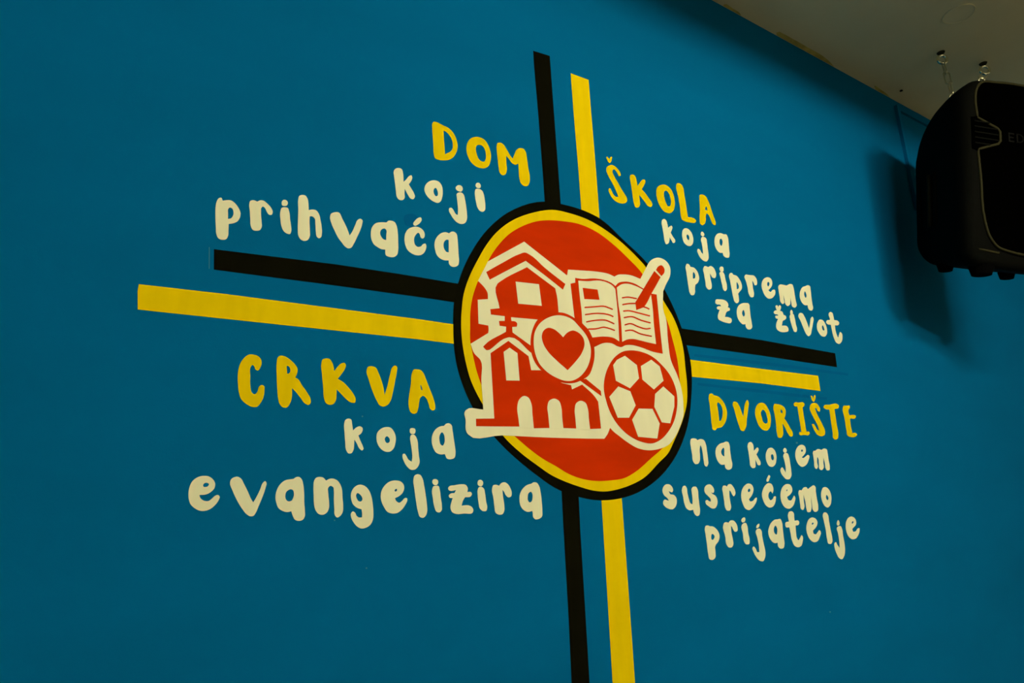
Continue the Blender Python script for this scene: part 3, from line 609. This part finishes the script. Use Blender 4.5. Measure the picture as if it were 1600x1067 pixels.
# grille outline with the side tabs
def grille_outline(d=0.0):
    w = W2 - 0.030 - d
    zt, zb = HH - 0.018 - d, 0.088 + d
    half = [(0.0, zb), (w * 0.45, zb + 0.006), (w * 0.66, zb + 0.016), (w * 0.80, zb + 0.045), (w * 0.88, zb + 0.09), (w * 0.935, zb + 0.24), (w * 0.965, 0.398 - d * 0.3),
            (w * 0.955, 0.412), (w - 0.075, 0.437), (w - 0.083, 0.448), (w - 0.083, 0.478), (w - 0.075, 0.488), (w * 0.955, 0.516), (w * 0.965, 0.530 + d * 0.3), (w * 0.985, zt - 0.07), (w * 0.95, zt - 0.028), (w * 0.86, zt - 0.006), (w * 0.6, zt + 0.001), (0.0, zt + 0.004)]
    return half + [(-x, z) for x, z in half[-2:0:-1]]
go = smooth_contour([(x, z, 0.390 < z < 0.535) for x, z in grille_outline()], 4)
bm = bmesh.new()
yf = -D2 + 0.004
def front_y(x): return -D2 - 0.006 * (1 - (x / W2) ** 2)
add_tube(bm, [(x, front_y(x) + 0.001, z) for x, z in go], 0.0042, 6, True)
obj('grille_trim', bm, M['trim'], spk, smooth=True)  # lighter grey puts the light caught on the bezel edge into colour
bm = bmesh.new()
vv = [bm.verts.new((x, front_y(x) - 0.001, z)) for x, z in go]
vb = [bm.verts.new((x, front_y(x) + 0.012, z)) for x, z in go]
for t in tessellate_polygon([[Vector((x, z, 0)) for x, z in go]]):
    bm.faces.new([vv[i] for i in t])
for i in range(len(go)):
    j = (i + 1) % len(go)
    bm.faces.new((vv[i], vb[i], vb[j], vv[j]))
bmesh.ops.recalc_face_normals(bm, faces=bm.faces[:])
gr = obj('grille', bm, M['grille'], spk)
for s in (-1, 1):
    bm = bmesh.new()
    xa = W2 - 0.030
    for z0, z1 in ((0.418, 0.508),):
        prof = [(xa - 0.014, 0.405), (xa - 0.078, 0.437), (xa - 0.084, 0.448), (xa - 0.084, 0.478), (xa - 0.078, 0.488), (xa - 0.014, 0.522), (xa + 0.014, 0.515), (xa + 0.014, 0.412)]
        f0 = [bm.verts.new((s * x, -D2 + 0.0005 - 0.004, z)) for x, z in prof]
        b0 = [bm.verts.new((s * x, -D2 + 0.010, z)) for x, z in prof]
        bm.faces.new(f0)
        for i in range(len(prof)):
            j = (i + 1) % len(prof)
            bm.faces.new((f0[i], b0[i], b0[j], f0[j]))
    bmesh.ops.recalc_face_normals(bm, faces=bm.faces[:])
    tab = obj('port', bm, M['grille'], spk)
    for k in range(5):
        z = 0.427 + k * 0.018
        bm = bmesh.new()
        xl = xa - 0.074 if 1 <= k <= 3 else xa - 0.045
        x0, x1 = sorted((s * xl, s * (xa + 0.008)))
        add_box(bm, x0, x1, -D2 - 0.0075, -D2 - 0.003, z, z + 0.004)
        obj('fin', bm, M['cabinet'], tab)
    # side handle: frame, pocket, grip bar
    def side_x(y, z):
        t = (y + D2) / SPK_D
        return W2 * (1 - SPK_TAPER * max(0, t - 0.15) ** 1.3)
    bm = bmesh.new()
    za, zb_ = 0.22, 0.40
    ya, yb = 0.01, 0.11
    loop = [(ya, za), (yb, za), (yb, zb_), (ya, zb_)]
    pts = []
    for i in range(4):
        p, q = loop[i], loop[(i + 1) % 4]
        for k in range(5):
            u = k / 5.0
            pts.append((p[0] + (q[0] - p[0]) * u, p[1] + (q[1] - p[1]) * u))
    add_tube(bm, [(s * (side_x(y, z) + 0.001), y, z) for y, z in pts], 0.005, 6, True)
    hd = obj('side_handle', bm, M['cabinet'], spk, smooth=True)
    bm = bmesh.new()
    add_tube(bm, [(s * (side_x(0.04, z) + 0.006), 0.04, z) for z in (za, za + 0.02, zb_ - 0.02, zb_)], 0.008, 8)
    obj('grip', bm, M['grip'], hd, smooth=True)
for (fx, fy) in ((-0.135, -0.105), (0.135, -0.105), (-0.115, 0.06), (0.115, 0.06)):
    bm = bmesh.new()
    t = (fy + D2) / SPK_D
    z0 = 0.045 + 0.085 * max(0.0, (t - 0.10) / 0.90)
    bmesh.ops.create_cone(bm, cap_ends=True, segments=20, radius1=0.027 if fy < 0 else 0.020, radius2=0.036 if fy < 0 else 0.026, depth=0.030 if fy < 0 else 0.022, matrix=Matrix.Translation((fx, fy, z0 - 0.008)))
    obj('foot', bm, M['rubber'], spk)
bm = bmesh.new()
add_tube(bm, [(-W2 + 0.030, -D2 + 0.003, 0.092), (-W2 + 0.055, -D2 - 0.001, 0.089), (-W2 + 0.095, -D2 - 0.001, 0.086)], 0.0040, 6)
obj('base_glint', bm, M['trim'], spk, smooth=True)  # bar added to draw a reflection on the lower bezel
# logo: the letters E and D
def logo(shape, x, z, h, w, t):
    bm = bmesh.new()
    y = front_y(x) - 0.0035
    if shape == 'E':
        for a in ((x, x + t, z, z + h), (x + t, x + w, z, z + t), (x + t, x + w * 0.9, z + h / 2 - t / 2, z + h / 2 + t / 2), (x + t, x + w, z + h - t, z + h)):
            add_box(bm, a[0], a[1], y, y + 0.002, a[2], a[3])
    else:
        add_box(bm, x, x + t, y, y + 0.002, z, z + h)
        pts = [(x + t * 0.5, z + t / 2), (x + w * 0.55, z + t / 2), (x + w * 0.9, z + h * 0.25), (x + w * 0.95, z + h * 0.5), (x + w * 0.9, z + h * 0.75), (x + w * 0.55, z + h - t / 2), (x + t * 0.5, z + h - t / 2)]
        add_tube(bm, [(a, y + 0.001, b) for a, b in pts], t / 2, 6)
    return obj('logo_letter', bm, M['logo'], gr)
logo('E', -W2 + 0.138, 0.448, 0.030, 0.020, 0.0045)
logo('D', -W2 + 0.166, 0.448, 0.030, 0.024, 0.0045)
SPK_M = Matrix.Translation(SPK_LOC) @ Matrix.Rotation(SPK_YAW, 4, 'Z') @ Matrix.Rotation(SPK_TILT, 4, 'X') @ Matrix.Rotation(SPK_ROLL, 4, 'Y') @ Matrix.Scale(SPK_SCALE, 4)
spk.matrix_world = SPK_M

# ------------------------------------------------------------------ eye hooks and chains
def eye_hook(px, py, label):
    x, y = on_ceiling(px, py)
    root = tag(empty('eye_hook', (x, y, CEIL_Z)), label, 'hook', 'eye hooks in the ceiling')
    bm = bmesh.new()
    bmesh.ops.create_cone(bm, cap_ends=True, segments=16, radius1=0.011, radius2=0.013, depth=0.004, matrix=Matrix.Translation((0, 0, -0.002)))
    obj('washer', bm, M['trim'], root)
    bm = bmesh.new()
    add_tube(bm, [(0, 0, -0.002), (0, 0, -0.016)], 0.004, 8)
    obj('shank', bm, M['hook'], root, smooth=True)
    bm = bmesh.new()
    ax = Vector((0.80, -0.60, 0))
    add_tube(bm, [tuple(ax * (0.0155 * math.cos(a)) + Vector((0, 0, -0.027 + 0.0155 * math.sin(a)))) for a in [2 * math.pi * k / 18 for k in range(18)]], 0.0052, 8, True)
    obj('ring', bm, M['hook'], root, smooth=True)
    return Vector((x, y, CEIL_Z - 0.041))
def chain(p, q, nlink, label):
    root = tag(empty('chain', tuple(p)), label, 'chain')
    d = q - p
    L = d.length / nlink
    u = d.normalized()
    a = u.orthogonal().normalized()
    b = u.cross(a)
    for i in range(nlink):
        c = u * (L * (i + 0.5))
        s = a if i % 2 == 0 else b
        bm = bmesh.new()
        hl, hw = L / 2 + 0.002, min(0.009, L * 0.35)
        pts = []
        for k in range(20):
            an = 2 * math.pi * k / 20
            cu = (hl - hw) * (1 if math.cos(an) > 0 else -1) + hw * math.cos(an)
            pts.append(tuple(c + u * cu + s * (hw * math.sin(an))))
        add_tube(bm, pts, 0.0022, 6, True)
        obj('chain_link', bm, M['steel'], root, smooth=True)
# shackles on top of the cabinet
def shackle(local):
    bm = bmesh.new()
    bx, by, bz = local
    pts = [(bx + 0.012 * math.cos(math.pi * k / 8), by, bz + 0.018 * math.sin(math.pi * k / 8)) for k in range(9)]
    add_tube(bm, pts, 0.0035, 8)
    obj('shackle', bm, M['steel'], spk, smooth=True)
    return SPK_M @ Vector((bx, by, bz + 0.016))
hk1 = eye_hook(1470, 82, 'steel eye hook in the ceiling, the one nearer the blue wall')
hk2 = eye_hook(1536, 99, 'steel eye hook in the ceiling above the loudspeaker front')
chain(hk1, shackle(SHACKLE1), 3, 'short steel chain holding the rear of the loudspeaker')
chain(hk2, shackle(SHACKLE2), 1, 'single steel link holding the top of the loudspeaker')

# ------------------------------------------------------------------ touch-ups, specks and a pencil line on the blue wall
for s_ in ('632,337 648,335 655,345 648,354 634,352', '1085,553! 1200,566 1325,583! 1325,587! 1200,571 1085,557!', '1090,598! 1200,610 1292,621! 1292,625! 1200,615 1090,602!'):
    film('paint_touch_up', s_, M['touch'], wall, 'P', 0.0, 0.0002, 4)
for (sx, sy, sr) in ((566.2, 650.5, 1.3), (522.8, 812.8, 1.2), (572.5, 887.5, 1.4), (1245, 691.8, 1.6), (1297, 956, 1.3)):
    film('paint_speck', ' '.join('%.2f,%.2f' % (sx + sr * math.cos(k), sy + sr * math.sin(k)) for k in (0, 1.05, 2.09, 3.14, 4.19, 5.24)), M['speck'], wall, 'P', 0.0, 0.0003, 2)
film('pencil_line', '326.4,386! 327.6,386! 327.4,420! 326.2,420!', M['speck'], wall, 'P', 0.0, 0.0002, 2)

# put each painted thing's Empty at the thing's own base (children keep their places)
def mesh_verts(o):
    out = []
    for ch in o.children:
        if ch.type == 'MESH':
            out += [v.co for v in ch.data.vertices]
        out += mesh_verts(ch)
    return out
for o in [o for o in scene.objects if o.type == 'EMPTY' and o.parent is None and o.name.split('.')[0] in ('painted_cross', 'painted_emblem', 'painted_inscription', 'access_panel')]:
    vv = mesh_verts(o)
    base = Vector(((min(v.x for v in vv) + max(v.x for v in vv)) / 2, 0.0, min(v.z for v in vv)))
    o.location = base
    for ch in o.children:
        ch.matrix_parent_inverse = Matrix.Translation(-base)
